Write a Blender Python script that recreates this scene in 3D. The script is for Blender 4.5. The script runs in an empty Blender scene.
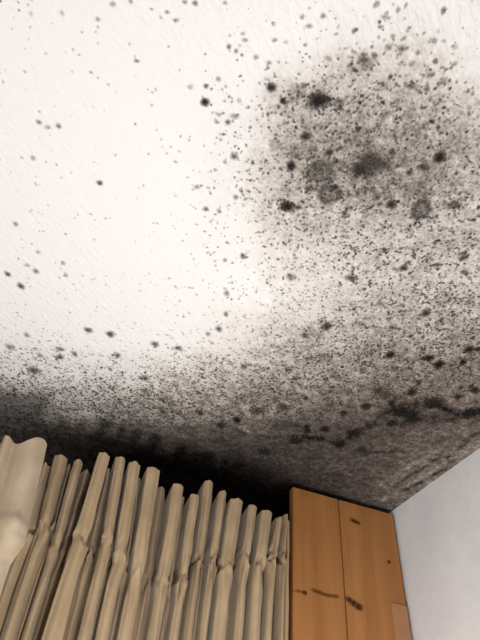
import bpy, bmesh, math, random
import numpy as np
from mathutils import Matrix, Vector, noise

random.seed(7)
rng = np.random.default_rng(7)
scene = bpy.context.scene
COL = scene.collection

# ------------------------------------------------------------------ camera
RW = np.array([[0.9277, -0.3175, -0.1964],
               [-0.3647, -0.6581, -0.6587],
               [0.0799, 0.6827, -0.7263]])          # camera axes -> room axes
u_, s_, v_ = np.linalg.svd(RW); RW = u_ @ v_
FPX = 500.0
CAM = np.array([0.0, 0.0, 1.75])
cd = bpy.data.cameras.new('camera'); cam = bpy.data.objects.new('camera', cd); COL.objects.link(cam)
cd.sensor_fit = 'VERTICAL'; cd.sensor_height = 24.0; cd.lens = FPX / 640 * 24; cd.clip_start = 0.02
m4 = Matrix([[*RW[i], CAM[i]] for i in range(3)] + [[0, 0, 0, 1]])
cam.matrix_world = m4
scene.camera = cam

# ------------------------------------------------------------------ light
scene.view_settings.view_transform = 'Standard'
scene.view_settings.look = 'None'
scene.view_settings.gamma = 1.0
scene.view_settings.use_curve_mapping = False
scene.view_settings.exposure = 0.22
scene.cycles.transparent_max_bounces = 32

world = bpy.data.worlds.new('world'); scene.world = world; world.use_nodes = True
bg = world.node_tree.nodes['Background']
bg.inputs[0].default_value = (0.75, 0.86, 1.0, 1); bg.inputs[1].default_value = 0.6

def lamp(name, kind, loc, energy, color, **kw):
    d = bpy.data.lights.new(name, kind); d.energy = energy; d.color = color
    for k, v in kw.items(): setattr(d, k, v)
    o = bpy.data.objects.new(name, d); COL.objects.link(o); o.location = loc
    return o
# area light added at an unseen left window, to light the pleats sideways
dl = lamp('added_side_light', 'AREA', (-2.27, -0.15, 1.45), 15, (0.93, 0.97, 1.0), shape='RECTANGLE', size=1.1, size_y=1.3)
dl.rotation_euler = (0, math.radians(-90), 0)        # shines along +x
# point light added below the view to brighten the middle of the ceiling
lamp('added_fill_light', 'POINT', (0.14, 0.42, 1.36), 25, (1.0, 0.98, 0.96), shadow_soft_size=0.08)

# ------------------------------------------------------------------ room measures
ZC = 2.40            # ceiling
XR = 0.796           # right wall
YB = 1.160           # back wall
XL, YF = -2.3, -2.5

def ray(px, py):
    return RW @ np.array([px - 240, -(py - 320), -FPX])
def on_ceiling(px, py, z=ZC):
    d = ray(px, py); return CAM + d * ((z - CAM[2]) / d[2])
def at_y(px, py, y):
    d = ray(px, py); return CAM + d * ((y - CAM[1]) / d[1])

# ------------------------------------------------------------------ helpers
def link(name, me, mat=None, parent=None):
    o = bpy.data.objects.new(name, me); COL.objects.link(o)
    if mat is not None: me.materials.append(mat)
    if parent is not None: o.parent = parent
    return o
def empty(name, loc, label=None, cat=None):
    o = bpy.data.objects.new(name, None); COL.objects.link(o); o.location = loc
    o.empty_display_size = 0.05
    if label: o['label'] = label
    if cat: o['category'] = cat
    return o
def structure(o, label=None, cat=None):
    o['kind'] = 'structure'
    if label: o['label'] = label
    if cat: o['category'] = cat
    return o
def box_mesh(name, lo, hi, bevel=0.0, seg=2):
    bm = bmesh.new(); bmesh.ops.create_cube(bm, size=1)
    for v in bm.verts:
        v.co = Vector([(lo[i] + hi[i]) / 2 + v.co[i] * (hi[i] - lo[i]) for i in range(3)])
    if bevel > 0: bmesh.ops.bevel(bm, geom=bm.edges[:], offset=bevel, segments=seg, affect='EDGES', profile=0.5)
    me = bpy.data.meshes.new(name); bm.to_mesh(me); bm.free()
    return me

class NT:
    def __init__(s, name):
        s.m = bpy.data.materials.new(name); s.m.use_nodes = True
        s.t = s.m.node_tree; s.n = s.t.nodes; s.b = s.n['Principled BSDF']; s.out = s.n['Material Output']
    def add(s, kind, **kw):
        n = s.n.new(kind)
        for k, v in kw.items(): setattr(n, k, v)
        return n
    def link(s, a, b): s.t.links.new(a, b)
    def coord(s, scale=(1, 1, 1), rot=(0, 0, 0), kind='Object'):
        c = s.add('ShaderNodeTexCoord'); m = s.add('ShaderNodeMapping')
        m.inputs['Scale'].default_value = scale; m.inputs['Rotation'].default_value = rot
        s.link(c.outputs[kind], m.inputs[0]); return m.outputs[0]
    def noise(s, vec, scale, detail=4, rough=0.55):
        n = s.add('ShaderNodeTexNoise'); n.inputs['Scale'].default_value = scale
        n.inputs['Detail'].default_value = detail; n.inputs['Roughness'].default_value = rough
        s.link(vec, n.inputs['Vector']); return n.outputs[0]
    def ramp(s, fac, stops):
        r = s.add('ShaderNodeValToRGB'); e = r.color_ramp.elements
        while len(e) < len(stops): e.new(0.5)
        for i, (p, c) in enumerate(stops):
            e[i].position = p; e[i].color = (*c, 1) if len(c) == 3 else c
        s.link(fac, r.inputs[0]); return r.outputs[0]
    def math(s, op, a, b=None, clamp=False):
        n = s.add('ShaderNodeMath', operation=op); n.use_clamp = clamp
        for i, v in enumerate((a, b)):
            if v is None: continue
            if isinstance(v, (int, float)): n.inputs[i].default_value = v
            else: s.link(v, n.inputs[i])
        return n.outputs[0]
    def mix(s, fac, a, b, blend='MIX'):
        n = s.add('ShaderNodeMix', data_type='RGBA', blend_type=blend)
        for sock, v in ((n.inputs[0], fac), (n.inputs[6], a), (n.inputs[7], b)):
            if isinstance(v, (int, float)): sock.default_value = v
            elif isinstance(v, tuple): sock.default_value = (*v, 1)
            else: s.link(v, sock)
        return n.outputs[2]
    def attr(s, name):
        a = s.add('ShaderNodeAttribute'); a.attribute_name = name; return a
    def bump(s, h, strength, dist):
        b = s.add('ShaderNodeBump'); b.inputs['Strength'].default_value = strength
        b.inputs['Distance'].default_value = dist; s.link(h, b.inputs['Height'])
        s.link(b.outputs[0], s.b.inputs['Normal'])

# mould colour by how thickly it has grown; black end also paints recess shade
MOULD_STOPS = [(0.0, (0.86, 0.85, 0.845)), (0.22, (0.60, 0.565, 0.535)), (0.42, (0.35, 0.315, 0.285)),
               (0.62, (0.155, 0.132, 0.115)), (0.8, (0.058, 0.047, 0.041)), (1.0, (0.007, 0.005, 0.005))]

def plaster_mould_shade():
    t = NT('stippled_plaster_mould_and_shade')
    a = t.attr('mould').outputs['Fac']
    v = t.coord()
    n1 = t.noise(v, 230, 3, 0.6)
    n2 = t.noise(v, 70, 4, 0.6)
    d = t.math('ADD', t.math('SUBTRACT', n1, 0.5), t.math('SUBTRACT', n2, 0.5))
    # strongest breakup where growth is half way
    k = t.math('MULTIPLY', t.math('MULTIPLY', a, t.math('SUBTRACT', 1.06, a)), 2.5)
    f = t.math('ADD', a, t.math('MULTIPLY', d, k), clamp=True)
    t.link(t.ramp(f, MOULD_STOPS), t.b.inputs['Base Color'])
    t.b.inputs['Roughness'].default_value = 0.95
    t.b.inputs['Specular IOR Level'].default_value = 0.05
    d1 = on_ceiling(60, 72) - on_ceiling(48, 56); th = math.atan2(d1[1], d1[0])
    r1 = t.add('ShaderNodeMapping'); r1.inputs['Rotation'].default_value = (0, 0, -th); t.link(t.coord(), r1.inputs[0])
    r2 = t.add('ShaderNodeMapping'); r2.inputs['Scale'].default_value = (.38, 1, 1); t.link(r1.outputs[0], r2.inputs[0])
    h = t.ramp(t.math('ADD', t.math('MULTIPLY', t.noise(r2.outputs[0], 150, 2, 0.5), .8), t.math('MULTIPLY', t.noise(v, 300, 2, 0.5), 0.2)), [(.42, (0, 0, 0)), (.72, (1, 1, 1))])
    t.bump(h, 0.38, 0.004)
    return t.m
M_CEIL = plaster_mould_shade()

def wall_mat(name, c0, c1):
    t = NT(name); v = t.coord()
    f = t.math('ADD', t.math('MULTIPLY', t.noise(v, 6, 4, 0.6), 0.75), t.math('MULTIPLY', t.noise(v, 28, 4, 0.6), 0.25))
    t.link(t.ramp(f, [(0.36, c0), (0.62, c1)]), t.b.inputs['Base Color'])
    t.b.inputs['Roughness'].default_value = 0.8
    t.bump(t.noise(v, 60, 4), 0.25, 0.003)
    return t.m
M_WALLR = wall_mat('pale_painted_wall', (0.68, 0.685, 0.71), (0.80, 0.785, 0.775))
M_WALL = wall_mat('white_painted_wall', (0.66, 0.65, 0.63), (0.74, 0.73, 0.71))

def plain(name, col, rough=0.6, var=0.12):
    t = NT(name); v = t.coord()
    t.link(t.ramp(t.noise(v, 25, 3), [(0.3, tuple(c * (1 - var) for c in col)), (0.7, col)]), t.b.inputs['Base Color'])
    t.b.inputs['Roughness'].default_value = rough
    return t.m
M_WHITE = plain('white_plastic', (0.75, 0.75, 0.73), 0.4)
M_FLOOR = plain('beige_carpet', (0.42, 0.36, 0.30), 0.95)

def blob_mat(name, rough=0.95):
    """Growth or knot that thins out to nothing at its rim (attributes tint, cover)."""
    t = NT(name)
    v = t.coord()
    c = t.attr('tint').outputs['Color']; a = t.attr('cover').outputs['Fac']
    nz = t.math('ADD', t.math('MULTIPLY', t.noise(v, 330, 2), 0.9), 0.55)
    a2 = t.math('MULTIPLY', a, nz, clamp=True)
    t.link(c, t.b.inputs['Base Color']); t.b.inputs['Roughness'].default_value = rough
    t.b.inputs['Specular IOR Level'].default_value = 0.1
    t.link(a2, t.b.inputs['Alpha'])
    return t.m
M_MOULD = blob_mat('mould_growth')
M_KNOT = blob_mat('dark_pine_knot', 0.6)

def pine(name, seed):
    t = NT(name)
    c = t.add('ShaderNodeTexCoord'); m = t.add('ShaderNodeMapping')
    m.inputs['Location'].default_value = (seed * 1.7, seed, seed * 0.6); m.inputs['Scale'].default_value = (1, 1, 0.06)
    t.link(c.outputs['Object'], m.inputs[0]); v = m.outputs[0]
    g = t.math('ADD', t.math('MULTIPLY', t.noise(v, 26, 3, 0.5), 0.7), t.math('MULTIPLY', t.noise(v, 170, 3, 0.6), 0.3))
    t.link(t.ramp(g, [(0.3, (0.29, 0.120, 0.036)), (0.5, (0.385, 0.165, 0.051)), (0.7, (0.45, 0.205, 0.069))]), t.b.inputs['Base Color'])
    t.b.inputs['Roughness'].default_value = 0.55
    t.b.inputs['Specular IOR Level'].default_value = 0.25
    t.bump(g, 0.1, 0.001)
    return t.m
M_PINE = pine('varnished_pine', 1.0)
M_PINE2 = pine('varnished_pine_grain', 4.3)
M_PALE = plain('pale_wood', (0.43, 0.205, 0.095), 0.7)

def fabric(name, c0, c1):
    t = NT(name); v = t.coord()
    t.link(t.ramp(t.noise(v, 14, 4, 0.6), [(0.3, c0), (0.7, c1)]), t.b.inputs['Base Color'])
    t.b.inputs['Roughness'].default_value = 0.95
    t.b.inputs['Specular IOR Level'].default_value = 0.1
    t.b.inputs['Sheen Weight'].default_value = 0.15
    t.bump(t.noise(t.coord(scale=(1, 1, 0.5)), 420, 2), 0.2, 0.001)
    return t.m
M_FAB = fabric('beige_curtain_cloth', (0.325, 0.232, 0.133), (0.42, 0.309, 0.187))
M_FAB2 = fabric('lit_curtain_cloth', (0.37, 0.285, 0.19), (0.50, 0.405, 0.29))  # paler cloth: light on the forward-turned edge put into its colour

# ------------------------------------------------------------------ where the mould grows (fields over ceiling x,y)
GX = [0, 60, 120, 180, 240, 300, 360, 420, 480]
HAZE = {
 -60: [0, 0, 0, 0, 0, 0, 0, 0, 0],
 0:   [0, 0, 0, 0, 0, 0, .0, .0, .02],
 40:  [0, 0, 0, 0, 0, 0, .05, .05, .02],
 70:  [0, 0, 0, 0, 0, .06, .20, .14, .04],
 100: [0, 0, 0, 0, .02, .28, .27, .25, .14],
 130: [0, 0, 0, 0, .04, .33, .40, .37, .24],
 160: [0, 0, 0, 0, .04, .36, .44, .40, .28],
 190: [0, 0, 0, 0, .04, .33, .42, .38, .26],
 220: [0, 0, 0, 0, .02, .22, .26, .26, .22],
 250: [0, 0, 0, 0, .02, .12, .20, .24, .22],
 280: [0, 0, 0, 0, .0, .08, .15, .20, .20],
 310: [0, 0, 0, 0, .02, .12, .24, .27, .28],
 340: [0, 0, 0, 0, .08, .24, .32, .36, .38],
 370: [.06, .05, .06, .10, .20, .35, .42, .46, .46],
 395: [.24, .20, .22, .30, .38, .46, .52, .56, .52],
 415: [.40, .38, .44, .46, .48, .56, .64, .76, .68],
 435: [.58, .60, .70, .72, .70, .74, .76, .66, .58],
 455: [.72, .78, .95, .97, .88, .80, .72, .60, .50],
 475: [.80, .88, 1.0, 1.0, .97, .84, .68, .54, .46],  # rows just above the curtains: mould plus painted recess shade
 500: [.85, .92, 1.0, 1.0, 1.0, .95, .70, .50, .44],
}
SPK = {
 -60: [.03, .03, .03, .03, .03, .03, .03, .03, .03],
 0:   [.05, .05, .05, .06, .06, .07, .08, .06, .04],
 40:  [.05, .05, .05, .06, .08, .12, .30, .22, .08],
 70:  [.05, .05, .04, .06, .12, .30, .60, .45, .15],
 100: [.05, .05, .04, .08, .28, .60, .70, .65, .35],
 130: [.05, .05, .04, .06, .30, .60, .60, .60, .5],
 160: [.05, .05, .04, .07, .35, .60, .60, .60, .55],
 190: [.05, .05, .05, .08, .35, .60, .60, .60, .6],
 220: [.05, .05, .05, .08, .30, .60, .70, .70, .65],
 250: [.05, .06, .04, .07, .25, .50, .70, .75, .7],
 280: [.06, .06, .05, .07, .18, .40, .60, .65, .7],
 310: [.07, .07, .06, .10, .20, .45, .65, .75, .75],
 340: [.16, .16, .12, .20, .35, .60, .75, .8, .8],
 370: [.75, .70, .60, .62, .70, .80, .85, .85, .85],
 395: [1.0, 1.0, 1.0, 1.0, .9, .85, .85, .8, .7],
 415: [.9, .95, 1.0, .9, .8, .8, .7, .6, .5],
 435: [.5, .6, .6, .6, .6, .6, .5, .4, .3],
 455: [.2, .3, .2, .2, .4, .4, .4, .3, .2],
 475: [.1, .1, .0, .0, .2, .3, .3, .2, .1],
 500: [0, 0, 0, 0, .0, .2, .3, .2, .1],
}
# growth was surveyed on a skewed chart of the ceiling: HOM takes ceiling x,y to chart columns/rows
def to_chart(Q):
    c = (np.column_stack([Q, np.full(len(Q), ZC)]) - CAM) @ RW
    w = np.minimum(c[:, 2], -1e-3)
    return np.column_stack([240 - c[:, 0] / w * FPX, 320 + c[:, 1] / w * FPX])
def field(table):
    ky = np.array(sorted(table)); G = np.array([table[k] for k in ky], float)
    def ev(Q):
        c = to_chart(Q)
        # ragged outlines: warp by noise
        wx = np.array([noise.noise((x * 14, y * 14, 2.2)) + .6 * noise.noise((x * 38, y * 38, 5.1)) for x, y in Q])
        wy = np.array([noise.noise((x * 14, y * 14, 7.7)) + .6 * noise.noise((x * 38, y * 38, 9.4)) for x, y in Q])
        cx = np.clip(c[:, 0] + 13 * wx, 0, 480); cy = np.clip(c[:, 1] + 9 * wy, ky[0], ky[-1])
        i = np.clip((cx / 60).astype(int), 0, 7); tx = cx / 60 - i
        j = np.clip(np.searchsorted(ky, cy) - 1, 0, len(ky) - 2); ty = (cy - ky[j]) / (ky[j + 1] - ky[j])
        tx = tx * tx * (3 - 2 * tx) * .5 + tx * .5
        v = (G[j, i] * (1 - tx) + G[j, i + 1] * tx) * (1 - ty) + (G[j + 1, i] * (1 - tx) + G[j + 1, i + 1] * tx) * ty
        far = np.clip(1.0 - (-.30 - Q[:, 0]) / .8, 0, 1)
        return v * np.minimum(far, 1)
    return ev
haze_at, speck_at = field(HAZE), field(SPK)

def seg_dist(Q, pts):
    best = np.full(len(Q), 9.0)
    for a, b in zip(pts[:-1], pts[1:]):
        ab = b - a; t = np.clip(((Q - a) @ ab) / (ab @ ab), 0, 1)
        best = np.minimum(best, np.linalg.norm(Q - (a + t[:, None] * ab), axis=1))
    return best
def cpts(l): return np.array([on_ceiling(*p)[:2] for p in l])
# crusted rim where the thick growth starts, and smears running beside the right wall
STROKES = [(cpts([(300, 437), (345, 441), (372, 425), (392, 410), (415, 404), (440, 407), (460, 414), (482, 411)]), .011, .24),
           (cpts([(240, 432), (262, 437), (300, 437)]), .010, .14),
           (cpts([(402, 424), (425, 418), (452, 420)]), .010, .18),
           (cpts([(400, 492), (425, 480), (446, 468)]), .0045, .28),
           (cpts([(396, 484), (420, 470), (450, 450), (480, 432)]), .0045, .20),
           (cpts([(447, 458), (458, 449), (470, 440)]), .004, .25),
           (cpts([(340, 460), (375, 452), (410, 452)]), .006, .14),
           (cpts([(330, 475), (362, 470), (395, 466)]), .006, .10),
           (cpts([(382, 500), (408, 486), (440, 466), (480, 444)]), .006, -.16),
           (cpts([(376, 488), (405, 470), (430, 455)]), .007, -.14),
           (cpts([(442, 433), (444, 434)]), .006, -.40), (cpts([(441, 448), (443, 448)]), .006, -.25),
           (cpts([(346, 473), (349, 474)]), .006, -.22), (cpts([(240, 428), (250, 432)]), .006, -.2),
           (cpts([(275, 425), (296, 427)]), .012, .22), (cpts([(380, 394), (390, 396)]), .009, .22),
           (cpts([(366, 62), (368, 63)]), .012, .26), (cpts([(350, 163), (388, 163)]), .018, .10),
           (cpts([(318, 95), (280, 92)]), .016, .10), (cpts([(265, 300), (250, 285)]), .03, -.06),
           (cpts([(327, 328), (308, 336)]), .018, .14)]
def mould_at(Q):
    m = haze_at(Q); m = m * (1 + .42 * (1 - m) ** 2)
    brk = np.clip(np.array([.75 + 1.3 * noise.noise((x * 60, y * 60, 6.6)) + .8 * noise.noise((x * 140, y * 140, 1.6)) for x, y in Q]), 0, 1.8)
    for pts, w, amt in STROKES:
        m = m + amt * brk * np.exp(-(seg_dist(Q, pts) / w) ** 2)
    return np.clip(m, 0, 1)

# ------------------------------------------------------------------ ceiling
def axis(a, b, fine0, fine1, step):
    return np.concatenate([np.linspace(a, fine0, 12)[:-1], np.arange(fine0, fine1, step), np.linspace(fine1, b, 4)])
xs = np.concatenate([np.linspace(XL, -0.5, 12)[:-1], np.linspace(-0.5, XR, 260)])
ys = np.concatenate([np.linspace(YF, -0.2, 12)[:-1], np.linspace(-0.2, YB, 255)])
nx, ny = len(xs), len(ys)
XX, YY = np.meshgrid(xs, ys)
Q = np.stack([XX.ravel(), YY.ravel()], 1)
mv = mould_at(Q)
# gentle unevenness so that the patches have ragged outlines
wob = np.array([noise.noise((x * 22, y * 22, 0.3)) * 0.6 + noise.noise((x * 55, y * 55, 4.3)) * 0.5 for x, y in Q])
mv = np.clip(mv + wob * 0.30 * np.minimum(mv * 2, 1) * (1.04 - mv), 0, 1)
nv = nx * ny
top = [(x, y, ZC) for x, y in Q]
idx = np.arange(nv).reshape(ny, nx)
faces = [(idx[j, i], idx[j + 1, i], idx[j + 1, i + 1], idx[j, i + 1]) for j in range(ny - 1) for i in range(nx - 1)]
tb = [(XL, YF, ZC + .12), (XR, YF, ZC + .12), (XR, YB, ZC + .12), (XL, YB, ZC + .12)]
faces.append((nv, nv + 1, nv + 2, nv + 3))
me = bpy.data.meshes.new('ceiling'); me.from_pydata(top + tb, [], [tuple(int(k) for k in f) for f in faces])
at = me.attributes.new('mould', 'FLOAT', 'POINT'); at.data.foreach_set('value', np.concatenate([mv, np.zeros(4)]).astype(np.float32))
ceiling = structure(link('ceiling', me, M_CEIL), 'white stippled plaster ceiling spotted with black mould', 'ceiling')

# ------------------------------------------------------------------ walls and floor
def mould_shade_wall(name, lo, hi, label):
    """Back wall: front face finely divided, mould and painted recess shade, darker towards the ceiling corner."""
    zx = np.concatenate([np.linspace(XL, -0.5, 8)[:-1], np.linspace(-0.5, XR, 120)])
    zz = np.concatenate([np.linspace(0, 1.9, 8)[:-1], np.linspace(1.9, ZC, 70)])
    A, B = np.meshgrid(zx, zz); q = np.stack([A.ravel(), B.ravel()], 1)
    d = ZC - q[:, 1]
    m = np.clip(1.12 - (d / 0.30) ** 2, 0, 1)  # mould together with shade of the recess, painted black towards the ceiling
    m *= np.clip((q[:, 0] + 1.2) / 0.6, 0, 1) * np.clip(0.80 + (q[:, 0] + 0.12) * 1.0, 0.72, 1)
    vs = [(x, YB, z) for x, z in q]; n0, n1 = len(zx), len(zz)
    ix = np.arange(n0 * n1).reshape(n1, n0)
    fs = [(int(ix[j, i]), int(ix[j, i + 1]), int(ix[j + 1, i + 1]), int(ix[j + 1, i])) for j in range(n1 - 1) for i in range(n0 - 1)]
    k = len(vs); vs += [(XL, YB + .15, 0), (XR, YB + .15, 0), (XR, YB + .15, ZC), (XL, YB + .15, ZC)]
    fs.append((k + 3, k + 2, k + 1, k))
    me = bpy.data.meshes.new(name); me.from_pydata(vs, [], fs)
    at = me.attributes.new('mould', 'FLOAT', 'POINT'); at.data.foreach_set('value', np.concatenate([m, np.zeros(4)]).astype(np.float32))
    return structure(link(name, me, M_CEIL), label, 'wall')
mould_shade_wall('wall_back', None, None, 'plastered back wall blackened by mould and painted shade above the curtains')
structure(link('wall_right', box_mesh('wall_right', (XR, YF, 0), (XR + .15, YB + .15, ZC)), M_WALLR), 'pale bluish grey painted wall beside the pine panel', 'wall')
structure(link('wall_front', box_mesh('wall_front', (XL - .15, YF - .15, 0), (XR + .15, YF, ZC)), M_WALL), 'white painted wall behind the viewer', 'wall')
structure(link('floor', box_mesh('floor', (XL, YF, -.1), (XR, YB, 0)), M_FLOOR), 'beige carpeted floor below the view', 'floor')
# left wall with an unseen window opening added for the side light
bm = bmesh.new()
wy0, wy1, wz0, wz1 = -0.85, 0.55, 0.85, 2.05
for lo, hi in (((YF, 0), (wy0, ZC)), ((wy1, 0), (YB + .15, ZC)), ((wy0, 0), (wy1, wz0)), ((wy0, wz1), (wy1, ZC))):
    r = bmesh.ops.create_cube(bm, size=1)
    for v in r['verts']:
        v.co = Vector((XL - .075 + v.co.x * .15, (lo[0] + hi[0]) / 2 + v.co.y * (hi[0] - lo[0]), (lo[1] + hi[1]) / 2 + v.co.z * (hi[1] - lo[1])))
me = bpy.data.meshes.new('wall_left'); bm.to_mesh(me); bm.free()
structure(link('wall_left', me, M_WALL), 'white painted wall with an added window, left of the view', 'wall')
win = structure(empty('added_window', (0, 0, 0)), 'unseen white framed window added for the side light', 'window')
for lo, hi in (((wy0, wz0), (wy0 + .06, wz1)), ((wy1 - .06, wz0), (wy1, wz1)), ((wy0, wz0), (wy1, wz0 + .06)), ((wy0, wz1 - .06), (wy1, wz1)), ((-.18, wz0), (-.12, wz1))):
    link('added_window_frame', box_mesh('added_window_frame', (XL - .10, lo[0], lo[1]), (XL - .04, hi[0], hi[1]), .004), M_WHITE, win)

# ------------------------------------------------------------------ mould colonies and specks on the ceiling
class Blobs:
    def __init__(s): s.v, s.f, s.c, s.a = [], [], [], []
    def add(s, x, y, rx, ry, rot, tint, cover, core=0.45, n=9, lift=0.0008, ring=False, ragged=0.22):
        """Low domed patch hanging from the ceiling; cover fades from core to rim."""
        k = len(s.v); ca, sa = math.cos(rot), math.sin(rot)
        jit = [1 + ragged * random.uniform(-1, 1) for _ in range(n)]
        def pt(fr, i):
            a = 2 * math.pi * i / n; r = fr * jit[i]
            px, py = rx * r * math.cos(a), ry * r * math.sin(a)
            return x + px * ca - py * sa, y + px * sa + py * ca
        s.v.append((x, y, ZC - lift)); s.c.append(tint); s.a.append(cover * (0.42 if ring else 1))
        for fr, cv, lf in ((core, cover * (0.5 if ring else .92), .9), (0.68 if ring else (core + 1) / 2, cover * (.8 if ring else (.42 if cover < .8 else .6)), .5), (1.06, 0.0, .25)):
            for i in range(n):
                s.v.append((*pt(fr, i), ZC - lift * lf)); s.c.append(tint); s.a.append(cv)
        for i in range(n):
            j = (i + 1) % n
            s.f.append((k, k + 1 + j, k + 1 + i))
            for q in (0, n):
                s.f.append((k + 1 + q + i, k + 1 + q + j, k + 1 + q + n + j, k + 1 + q + n + i))
    def speck(s, x, y, r, el, rot, tint, cover):
        k = len(s.v); n = 6; ca, sa = math.cos(rot), math.sin(rot)
        s.v.append((x, y, ZC - .0006)); s.c.append(tint); s.a.append(cover)
        for fr, cv, z in ((.55, cover * .8, .0005), (1.15, 0.0, .0002)):
            for i in range(n):
                a = 2 * math.pi * i / n; q = fr * r * random.uniform(.75, 1.25)
                px, py = q * el * math.cos(a), q / el * math.sin(a)
                s.v.append((x + px * ca - py * sa, y + px * sa + py * ca, ZC - z)); s.c.append(tint); s.a.append(cv)
        for i in range(n):
            j = (i + 1) % n
            s.f.append((k, k + 1 + j, k + 1 + i)); s.f.append((k + 1 + i, k + 1 + j, k + 1 + n + j, k + 1 + n + i))
    def build(s, name, parent, mat=None):
        me = bpy.data.meshes.new(name); me.from_pydata(s.v, [], s.f)
        c = me.attributes.new('tint', 'FLOAT_COLOR', 'POINT'); c.data.foreach_set('color', np.array([(*t, 1) for t in s.c], np.float32).ravel())
        a = me.attributes.new('cover', 'FLOAT', 'POINT'); a.data.foreach_set('value', np.array(s.a, np.float32))
        return link(name, me, mat or M_MOULD, parent)
def mtint(d):
    """Brownish grey to black with growing darkness d."""
    l = 0.30 * (1 - d) ** 1.6 + 0.007
    return (l * 1.10, l * 0.97, l * 0.86)

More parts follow.
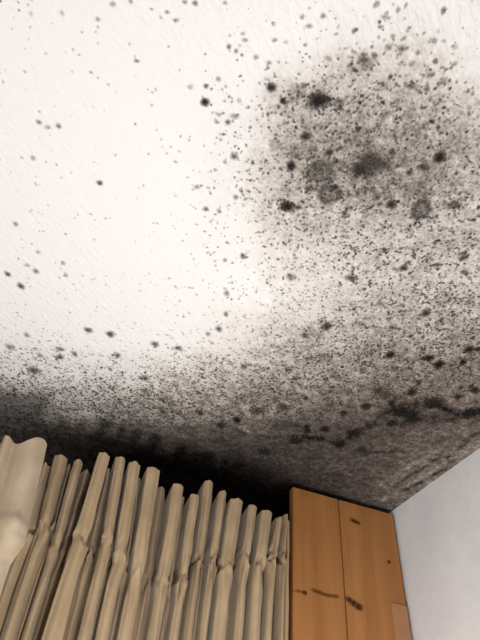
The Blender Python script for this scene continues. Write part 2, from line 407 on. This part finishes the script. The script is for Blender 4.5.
# colonies: pixel the centre was read at, half sizes (px), darkness, ring-shaped?
COLONIES = [
 (205,102,6,6,.95,0),(271,87,7,6,.9,0),(283,101,4.5,4,.92,0),(319,100,13,11,.93,0),(340,101,8,5,.5,0),
 (370,164,25,15,.70,0),(360,170,11,9,.8,0),(392,152,5,5,.7,0),(439,157,8,7,.93,0),(424,167,8,6,.75,0),(409,172,3.5,3.5,.8,0),(398,166,4,3,.7,0),
 (421,210,12,12,.8,1),(454,205,11,6,.68,0),(391,204,6,5,.85,0),(377,197,4.5,4,.75,0),(306,136,7,6,.85,0),
 (313,149,6,5,.5,0),(297,156,5,4.5,.7,0),(291,166,6,6,.95,0),(329,153,6,5,.82,0),(336,161,4,4,.7,0),
 (320,172,16,15,.72,1),(331,194,14,11,.74,1),(335,187,4.5,4,.8,0),(308,189,5,5,.75,0),(287,206,9,6,.93,0),(298,207,4.5,3.5,.75,0),
 (345,214,3.5,3,.75,0),(358,129,4.5,4,.78,0),(275,145,8,7,.4,1),(366,62,10,9,.42,0),(416,188,9,8,.4,1),(386,194,7,6,.35,1),
 (351,278,8,5,.75,0),(327,326,6,5,.85,0),(305,335,5,4,.65,0),(404,267,5.5,4.5,.8,0),(464,257,6,5,.75,0),(464,272,5,3.5,.6,0),
 (426,313,6,5,.85,0),(427,325,4,3,.65,0),(380,303,5,3.5,.6,0),(390,355,6,5,.95,0),(428,358,8,4.5,.95,0),(439,364,7,6,.97,0),
 (469,349,6,4,.9,0),(478,349,5,3,.85,0),(463,362,5,4,.95,0),(371,353,4,3.5,.65,0),(291,277,6,5,.55,0),(243,256,4.5,4,.65,0),
 (402,305,4,3,.55,0),(440,320,5,3,.5,0),(438,265,5,4,.5,0),(470,300,5,5,.45,0),(392,328,7,4,.5,0),
 (100,183,4.2,3.6,.8,0),(110,334,6,4,.8,0),(88,330,5.5,3.6,.75,0),(8,274,4.5,3.5,.75,0),(21,286,4.5,4,.78,0),(36,271,4,3.5,.6,0),
 (63,263,3,3,.5,0),(66,275,3,3,.5,0),(27,265,4,2.5,.4,0),(38,252,3,2.5,.45,0),(39,122,4.5,3,.6,0),(48,127,5,3,.4,0),(59,126,4,3.5,.6,0),(33,158,3.5,3.5,.45,0),(16,224,3.5,3.2,.55,0),
 (33,370,8,5,.75,0),(60,357,5,3.5,.8,0),(60,349,6,3.2,.65,0),(75,354,3.6,4,.7,0),(27,335,4,3.5,.55,0),(10,347,6,4,.55,0),(118,355,4,3.5,.7,0),(40,355,4,3.5,.5,0),
 (155,344,5,4,.72,0),(178,348,5.5,3.2,.72,0),(219,329,4.5,3.8,.75,0),(208,334,3.5,3.2,.55,0),(227,293,4,4,.55,0),(226,314,3.6,3.6,.6,0),(225,260,3.2,3,.5,0),
 (145,378,6,4,.7,0),(145,391,6,4,.65,0),(237,420,5,4,.97,0),(221,425,6,4,.85,0),(201,413,5,3.5,.75,0),(162,411,5,4,.7,0),(120,402,5,4,.6,0),
 (234,156,5,5,.65,0),(225,162,3,3,.5,0),(206,209,4.2,3.6,.65,0),(219,211,3.6,3.4,.5,0),(197,187,4.2,3.2,.5,0),(236,197,3.6,4,.55,0),(228,122,4,3.5,.7,0),(217,122,3.5,3,.55,0),
 (229,47,3.4,4,.65,0),(236,51,3.2,3.4,.6,0),(206,86,3.8,3.4,.7,0),(218,79,3.6,3.4,.5,0),(190,87,4.5,3.5,.4,0),(137,61,4,2.8,.6,0),(176,20,4.5,3,.45,0),(235,116,6,3.5,.5,0),
 (195,3,4.2,4,.65,0),(185,2,3.8,3,.55,0),(113,4,4.5,3.8,.45,0),(98,19,3.6,3.4,.45,0),(167,12,3.4,3.2,.55,0),(225,3,3.6,3.2,.5,0),(62,13,3,4.5,.35,0),(31,14,3,4,.3,0),
 (275,40,4,3.2,.5,0),(309,26,5,3,.5,0),(323,16,4.5,4,.6,0),(355,30,4,3.6,.55,0),(245,40,4,3,.5,0),(305,45,3,2.8,.5,0),(256,57,3.5,4,.45,0),(269,63,4,3.5,.5,0),(286,42,4,3,.3,0),
 (398,10,3.2,4.5,.5,0),(385,17,7,3.5,.45,0),(380,27,3.5,3,.45,0),(434,41,5,4.5,.5,0),(444,41,3.4,3,.4,0),(402,49,7,5,.6,0),(393,36,4,3.5,.5,0),(404,38,3.4,3,.5,0),(388,47,4.5,5,.5,0),(418,53,4.5,3.5,.5,0),
 (412,64,4.5,4,.5,0),(454,64,4.5,3.6,.45,0),(427,89,4.5,4,.6,0),(429,75,6,4,.45,0),(412,86,8,5,.45,0),(443,81,6,5,.45,0),(382,86,8,8,.35,0),(384,116,6,6,.5,0),(397,102,6,5,.45,0),
 (384,393,9,6,.6,0),(412,392,6,5.5,.9,0),(392,403,5,4.5,.92,0),(366,406,7,4.5,.88,0),(458,397,5,3.5,.9,0),(461,387,4,3,.8,0),(475,390,6,3.5,.9,0),(378,390,5,4,.7,0),(419,383,4,3,.75,0),(472,385,4,3,.8,0),
 (344,413,5,4,.85,0),(325,429,7,5,.92,0),(307,430,4,6,.95,0),(283,407,7,5,.78,0),(306,398,4,3.2,.8,0),(258,411,9,4,.72,0),(276,399,5,4,.65,0),(326,379,4,3,.65,0),(330,405,7,3,.65,0),
 (285,425,15,9,.6,0),(243,367,5,4,.65,0),(296,379,3.5,3.5,.6,0),(314,387,5,3,.5,0),(362,370,4,4,.55,0),(400,412,10,7,.93,0),(412,416,9,9,.93,0),(392,423,7,5,.93,0),(434,402,12,6,.88,0),(340,444,8,5,.95,0),(354,433,9,5,.93,0),(470,413,12,6,.9,0),(297,441,10,4,.9,0),(265,452,9,4,.85,0),(362,450,10,4,.8,0)]
for (px, py, rx, ry, dk, ring) in COLONIES:
    p = on_ceiling(px, py); pxl = np.linalg.norm(p - CAM) / FPX * 0.93   # metres per pixel there
    p2 = on_ceiling(px + 2, py) - p; ang = math.atan2(p2[1], p2[0])
    q2 = on_ceiling(px, py + 2) - p
    sx, sy = np.linalg.norm(p2) / 2, np.linalg.norm(q2) / 2
    b = Blobs(); big = max(rx, ry) > 8
    tint = mtint(dk); cov = 0.04 + 0.94 * dk ** 1.15
    b.add(p[0], p[1], rx * sx, ry * sy, ang, tint, cov, core=.35 if big else .30, n=18 if big else 10, ring=bool(ring), ragged=.18)
    for _ in range(int(max(rx, ry) * (2.2 if big else .22))):      # satellites
        a = random.uniform(0, 2 * math.pi); r = random.gauss(.85, .3)
        xx, yy = rx * r * math.cos(a), ry * r * math.sin(a)
        w = on_ceiling(px + xx, py + yy)
        b.speck(w[0], w[1], random.uniform(.9, 1.9) * sx, random.uniform(.85, 1.25), random.uniform(0, 3), mtint(min(1, dk * random.uniform(.7, 1.05))), .7 * cov)
    b.build('mould_colony', ceiling)

# countless specks: scattered by the local amount of growth
def scatter(n, size, dark, gate, seed):
    r = np.random.default_rng(seed)
    Q = np.stack([r.uniform(-0.80, XR - .01, n), r.uniform(-0.15, YB - .02, n)], 1)
    d = speck_at(Q)
    # clustering
    cl = np.array([noise.noise((x * 45, y * 45, seed)) + .6 * noise.noise((x * 110, y * 110, seed)) for x, y in Q])
    keep = r.uniform(0, 1, n) < np.clip(gate(d) * (1 + 1.3 * cl), 0, 1)
    Q, d = Q[keep], d[keep]
    b = Blobs()
    for (x, y), dd in zip(Q, d):
        dk = min(1, max(.1, random.gauss(dark[0] + dark[1] * dd, .16)))
        b.speck(x, y, size * random.uniform(.6, 1.5) ** 1.3, random.uniform(.8, 1.3), random.uniform(0, 3.1), mtint(dk), min(1, .25 + .65 * dk))
    o = b.build('mould_specks', ceiling); o['kind'] = 'stuff'
    return o
scatter(133000, .0017, (.14, .52), lambda d: .85 * d ** 1.3, 3)
scatter(14000, .0026, (.16, .50), lambda d: .7 * d ** 1.5, 11)

# ------------------------------------------------------------------ pine panel between curtain and right wall
PY = 1.047
x0 = at_y(293, 487, PY)[0]; PANEL_X0 = x0; x1 = XR - .009; xm = at_y(339, 503, PY)[0]
ztop = at_y(340, 499.5, PY)[2]
panel = empty('pine_panel', ((x0 + x1) / 2, PY, 0.0), 'orange varnished pine board panel in the corner beside curtain', 'panel')
def wpart(name, me, mat, parent):
    o = link(name, me, mat); o.parent = parent; o.matrix_parent_inverse = Matrix.Translation(-Vector(parent.location)) if parent is panel else Matrix.Identity(4)
    return o
bl = wpart('board', box_mesh('board', (x0, PY, .0), (xm - .0012, PY + .022, ztop), .0022), M_PINE, panel)
br = wpart('board', box_mesh('board', (xm + .0012, PY, .0), (x1, PY + .022, ztop), .0022), M_PINE2, panel)
wpart('tongue', box_mesh('tongue', (xm - .006, PY + .006, .0), (xm + .006, PY + .018, ztop - .004)), M_PINE, panel)
pa = at_y(391, 602, PY - .002); 
wpart('pale_patch', box_mesh('pale_patch', (pa[0], PY - .0025, 1.2), (x1, PY + .004, pa[2]), .0012), M_PALE, panel)  # thin block slightly paler than the boards
def knot(board, pts, w, tint, cov):
    """Dark knot or resin streak lying in the front of a board."""
    vs, fs, cs, al = [], [], [], []
    for i, (px, py, rad) in enumerate(pts):
        p = at_y(px, py, PY); sc = .0018 * rad
        n = 12; k = len(vs)
        vs.append((p[0], PY - .0007, p[2])); cs.append(tint); al.append(cov)
        for fr, c in ((.5, cov * .85), (1, 0)):
            for j in range(n):
                a = 2 * math.pi * j / n; r = sc * fr * random.uniform(.85, 1.15)
                vs.append((p[0] + r * w * math.cos(a), PY - .0007 + .0003 * fr, p[2] + r * math.sin(a))); cs.append(tint); al.append(c)
        for j in range(n):
            q = (j + 1) % n
            fs.append((k, k + 1 + j, k + 1 + q)); fs.append((k + 1 + j, k + 1 + n + j, k + 1 + n + q, k + 1 + q))
    me = bpy.data.meshes.new('knot'); me.from_pydata(vs, [], fs)
    c = me.attributes.new('tint', 'FLOAT_COLOR', 'POINT'); c.data.foreach_set('color', np.array([(*t, 1) for t in cs], np.float32).ravel())
    a = me.attributes.new('cover', 'FLOAT', 'POINT'); a.data.foreach_set('value', np.array(al, np.float32))
    o = link('knot', me, M_KNOT); o.parent = board
    return o
KT = (.07, .022, .008)
knot(br, [(352, 520, 3.4), (355, 521.5, 4.2), (358, 523, 3.6)], 1.4, KT, .6)
knot(br, [(389, 562, 3.4)], 1.0, KT, .8)
knot(br, [(348, 599, 4.2), (352, 602, 5.2), (356, 605, 6), (360, 607.5, 5)], 1.25, (.06, .019, .007), .62)
knot(bl, [(305, 593, 3.8)], 1.0, KT, .8)
knot(bl, [(313, 590, 3), (316, 591, 3.2), (319, 592.4, 3.3), (322, 593.6, 3.3), (325, 594.6, 3.2), (328, 595.4, 3), (331, 595.9, 3), (334, 596.2, 3), (337, 596.5, 3)], 1.6, (.12, .040, .012), .42)
knot(bl, [(292, 591, 2), (297, 591, 2.5), (301, 592, 2.5)], 1.6, (.2, .07, .02), .5)

# ------------------------------------------------------------------ curtains
YC = .975            # middle of the pleats
# top left/right px, top py, gather py, low left/right px (read at py 635), how far forward (m)
PLEATS = [
 (-12, 14, 447, 522, -92, -58, -.026), (20, 46, 453, 528, -48, 8, -.030),
 (54, 71, 455, 531, 17, 32, -.024), (74, 85, 460, 549, 34, 41, -.008), (99, 113, 453, 546, 44, 90, .018),
 (116, 128, 457, 548, 95, 111, .006), (129, 144, 462, 563, 114, 129, .010), (147, 164, 467, 580, 133, 151, .012),
 (173, 187, 484, 588, 156, 170, .012), (191, 202, 494, 582, 174, 183, .010), (205, 216, 481, 562, 185, 194, -.004),
 (220, 229, 492, 565, 198, 206, .002), (231, 247, 498, 570, 208, 226, .012), (249, 260, 505, 562, 229, 240, .008),
 (262, 276, 510, 568, 243, 255, .010), (277, 284, 518, 563, 258, 270, .004), (285, 288, 514, 565, 274, 288, -.012)]
def catmull(P, per):
    out = []; n = len(P)
    for i in range(n - 1):
        p0, p1, p2, p3 = P[max(i - 1, 0)], P[i], P[i + 1], P[min(i + 2, n - 1)]
        for k in range(per):
            t = k / per
            out.append(.5 * ((2 * p1) + (-p0 + p2) * t + (2 * p0 - 5 * p1 + 4 * p2 - p3) * t * t + (-p0 + 3 * p1 - 3 * p2 + p3) * t ** 3))
    out.append(P[-1]); return np.array(out)
# control polygons for three levels: top edge, gather line, hanging folds; columns: x, y, ztop, zgather
top_c, gat_c, low_c = [], [], []
DEEP = .052
prev = None
for i, (a, b, yt, yg, la, lb, fw) in enumerate(PLEATS):
    yf = YC - .014 - fw
    XA, XB = at_y(a, yt, yf), at_y(b, yt + (b - a) * .22, yf)
    zt = (XA[2] + XB[2]) / 2 + random.uniform(-.002, .002)
    zg = at_y((a + la) / 2, yg, yf)[2]
    LA, LB = at_y(la, 635, yf)[0], at_y(lb, 635, yf)[0]
    if i == len(PLEATS) - 1: XB[0] = min(XB[0], .50); 
    XA[0] += .06 * (XB[0] - XA[0]); w = (XB[0] - XA[0]) * .82; wl = (LB - LA) * .92
    bk = YC + DEEP + random.uniform(-.006, .004)
    def ctl(A, W, yfront, back, pin=0):
        tl = .05 * W + pin
        return [(A + .10 * W, back), (A - .01 * W, yfront + .010), (A + .14 * W, yfront + .001), (A + .42 * W, yfront - .004 - .04 * W), (A + .74 * W, yfront + tl), (A + .96 * W, yfront + .013 + tl), (A + .86 * W, back)]
    for c, Z in ((ctl(XA[0], w, yf, bk, 0), top_c),):
        for k, (x, y) in enumerate(c):
            dz = (-.004 if k in (0, 6) else 0) + random.uniform(-.0012, .0012)
            Z.append((x, y, zt + dz, zg))
    mixA = XA[0] * .62 + LA * .38; mw = (w * .82 + wl * .18) * .95
    for x, y in ctl(mixA + .04 * mw, mw * random.uniform(.84, 1.04), yf + random.choice((.001, .004, .009)), YC + .034, 0): gat_c.append((x, y))
    for k, (x, y) in enumerate(ctl(LA, wl, yf - .004, YC + .036, .004 + max(0, wl - .03) * .8)):
        low_c.append((x, y))
    if i < len(PLEATS) - 1:                                # slack cloth between two pleats: a thin inner fold
        na, nyt, nla = PLEATS[i + 1][0], PLEATS[i + 1][2], PLEATS[i + 1][4]
        xn = at_y(na, nyt, YC)[0]; xe = XA[0] + w; g0 = xn - xe
        ln = at_y(nla, 635, YC)[0]; le = LA + wl
        fo = YC + random.uniform(.014, .036)
        zz = zt - random.uniform(.0, .012)
        for k, fr in enumerate((.3, .5, .72)):
            top_c.append((xe + g0 * fr, fo + (.010, 0, .012)[k], zz, zg))
            gm = mixA + mw; gat_c.append((gm + (xn * .62 + ln * .38 - gm) * fr, YC + .020 + (.006, 0, .006)[k]))
            low_c.append((le + (ln - le) * fr, YC + .022 + (.004, -.004, .004)[k]))
# the last bit of cloth turns back towards the wall beside the pine panel
for yy in (.985, 1.02, 1.06, 1.11):
    xx = min(PANEL_X0 * yy / PY - .012, PANEL_X0 - .006)
    top_c.append((xx, yy, top_c[-1][2], top_c[-1][3])); gat_c.append((xx, yy)); low_c.append((xx, yy))
PER = 6
T = catmull(np.array(top_c), PER); G = catmull(np.array(gat_c), PER); L = catmull(np.array(low_c), PER)
NC = len(T)
Z_FLOOR = 0.03
def curtain_rows():
    rows = []
    NH, NG, NL = 22, 18, 26
    for r in range(NH + NG + NL + 1):
        row = []
        for c in range(NC):
            cc = c * 4 / PER
            zt, zg = T[c, 2], T[c, 3] + .011 * noise.noise((cc * .11, 3.3, 1.7))
            if r <= NH:                                   # standing heading
                s = r / NH; z = zt + (zg - zt) * s
                e = s ** 4
                x = T[c, 0] * (1 - s) + G[c, 0] * s; y = T[c, 1] * (1 - e) + G[c, 1] * e
                x += .0010 * noise.noise((cc * .35, z * 30, 1)); y += .0015 * noise.noise((cc * .3, z * 26, 5))
            elif r <= NH + NG:                            # below the gathering, folds open out
                s = (r - NH) / NG; z = zg + (1.52 - zg) * s
                e = s * s * (3 - 2 * s)
                x = G[c, 0] * (1 - e) + L[c, 0] * e; y = G[c, 1] * (1 - e) + L[c, 1] * e
            else:
                s = (r - NH - NG) / NL; z = 1.52 + (Z_FLOOR - 1.52) * s
                x, y = L[c, 0], L[c, 1]
                y += .004 * s * math.sin(cc * .09) 
            calm = min(1, max(0, (NC - 27 - c) / 8))
            g = calm * math.exp(-((z - zg) / .028) ** 2)         # crumple along the gathering tape
            x += .009 * g * noise.noise((cc * .16, z * 60, 9)) + .0012 * calm * noise.noise((cc * .1, z * 18, 3))
            y += .017 * g * noise.noise((cc * .15, z * 70, 2)) + .003 * noise.noise((cc * .08, z * 14, 7)) + (.007 * calm * math.exp(-(zg - z) / .07) * noise.noise((cc * .33, z * 9, 4)) if z < zg else .007 * g * noise.noise((cc * .33, z * 9, 4)))
            row.append((x, min(y, YB - .012), z))
        rows.append(row)
    return rows, NH
def sheet(name, rows, r0, r1, mat, parent, thick=.0022, off=(0, 0, 0)):
    """Part r0..r1 of a cloth surface, with thickness; shading runs on across the seam."""
    A = np.array(rows); n = A.shape[1]
    N = np.cross(np.gradient(A, axis=1), np.gradient(A, axis=0)); N /= np.linalg.norm(N, axis=2, keepdims=True) + 1e-12
    if N[..., 1].mean() > 0: N = -N                         # towards the room
    S = (A - np.array(off))[r0:r1 + 1]; K = N[r0:r1 + 1]; R = len(S)
    vs = np.concatenate([(S + K * thick / 2).reshape(-1, 3), (S - K * thick / 2).reshape(-1, 3)])
    ns = np.concatenate([K.reshape(-1, 3), -K.reshape(-1, 3)])
    h = R * n; fs = []
    for r in range(R - 1):
        for c in range(n - 1):
            a = r * n + c
            fs.append((a, a + n, a + n + 1, a + 1)); fs.append((h + a, h + a + 1, h + a + n + 1, h + a + n))
    rim = []
    if r0 == 0: rim += [(c, c + 1) for c in range(n - 1)]
    if r1 == len(rows) - 1: rim += [((R - 1) * n + c + 1, (R - 1) * n + c) for c in range(n - 1)]
    rim += [((r + 1) * n, r * n) for r in range(R - 1)] + [(r * n + n - 1, (r + 1) * n + n - 1) for r in range(R - 1)]
    fs += [(p, q, q + h, p + h) for p, q in rim]
    me = bpy.data.meshes.new(name); me.from_pydata(vs.tolist(), [], fs)
    for p in me.polygons: p.use_smooth = True
    me.normals_split_custom_set_from_vertices([tuple(v) for v in ns])
    return link(name, me, mat, parent)
rows, NH = curtain_rows()
co = Vector((.15, YC, 0))
cur = empty('pleated_curtain', co, 'beige pleated curtain bunched against the pine panel', 'curtain')
sheet('heading', rows, 0, NH, M_FAB, cur, off=co)['label'] = 'stiff upright pleated heading'
sheet('drop', rows, NH, len(rows) - 1, M_FAB, cur, off=co)
# woven tape behind the gathers
tz = float(np.mean(T[:, 3]))
link('heading_tape', box_mesh('heading_tape', (-.30, .060, 2.17), (.33, .0625, 2.205), .0008), M_WHITE, cur)

# second curtain: its leading edge folded forward at the left of the view
EDGE = [(47.5, 440), (45, 452), (40, 474), (35, 495), (30, 515), (27, 530), (25, 541), (16, 553), (10, 562), (4, 580), (-2, 602), (-8, 625), (-12, 645)]
YA = .905
rows2 = []
E3 = [at_y(px, py, YA) for px, py in EDGE]
ztop2 = E3[0][2]
# profile across the cloth, from free edge (u=0) leftwards: offset x, y, sag of the top edge
PROF = [(0, .010, 0), (-.006, .001, -.001), (-.016, -.006, -.006), (-.030, -.004, -.013), (-.044, .006, -.016), (-.056, .010, -.015), (-.066, .002, -.012), (-.074, .006, -.010),
        (-.080, .030, -.012), (-.095, .045, -.014), (-.115, .030, -.012), (-.135, .000, -.010), (-.155, .006, -.012), (-.165, .035, -.014), (-.185, .045, -.014), (-.21, .015, -.012), (-.24, -.002, -.010), (-.27, .03, -.012), (-.31, .05, -.014), (-.35, .02, -.014)]
PR = catmull(np.array(PROF), 4)
levels = [(p[0], p[2]) for p in E3]
lx = []
for k in range(len(levels) - 1):
    for q in range(4):
        t = q / 4; lx.append((levels[k][0] * (1 - t) + levels[k + 1][0] * t, levels[k][1] * (1 - t) + levels[k + 1][1] * t))
lx.append(levels[-1])
zl, xl = lx[-1][1], lx[-1][0]
for k in range(1, 22): lx.append((xl - .03 * min(1, k / 8), zl + (Z_FLOOR - zl) * k / 21))
for k, (ex, ez) in enumerate(lx):
    row = []
    d = ztop2 - ez
    puff = math.exp(-((ez - (E3[5][2])) / .02) ** 2)
    for c, (ox, oy, sag) in enumerate(PR):
        fade = max(0, 1 - d / .10)
        x = ex + ox * (1 + .12 * min(1, d / .2)); y = YA + min(oy * 1.7, .036) - .008 * puff * math.exp(-(ox + .02) ** 2 / .0008)
        z = ez + sag * fade
        y += .007 * puff * noise.noise((ox * 60, ez * 60, 3)) + .002 * noise.noise((ox * 40, ez * 20, 8))
        x += .004 * puff * noise.noise((ox * 50, ez * 50, 6))
        row.append((x, y, z))
    rows2.append(row[::-1])
co2 = Vector((-.30, YA, 0))
cur2 = empty('folded_curtain', co2, 'curtain edge flopped forward at the far left, lit tone in its colour', 'curtain')
kh = 22
sheet('heading', rows2, 0, kh, M_FAB2, cur2, off=co2)
sheet('drop', rows2, kh, len(rows2) - 1, M_FAB2, cur2, off=co2)

# track on the wall that both curtains hang from
tr = empty('curtain_track', (0, YB, 2.20), 'white curtain track hidden behind the pleated curtain headings', 'curtain track')
link('rail', box_mesh('rail', (-1.2, -.108, -.012), (.42, -.096, .012), .002), M_WHITE, tr)
for bx in (-1.1, -.35, .36):
    link('bracket', box_mesh('bracket', (bx - .012, -.098, -.015), (bx + .012, 0, .015), .002), M_WHITE, tr)
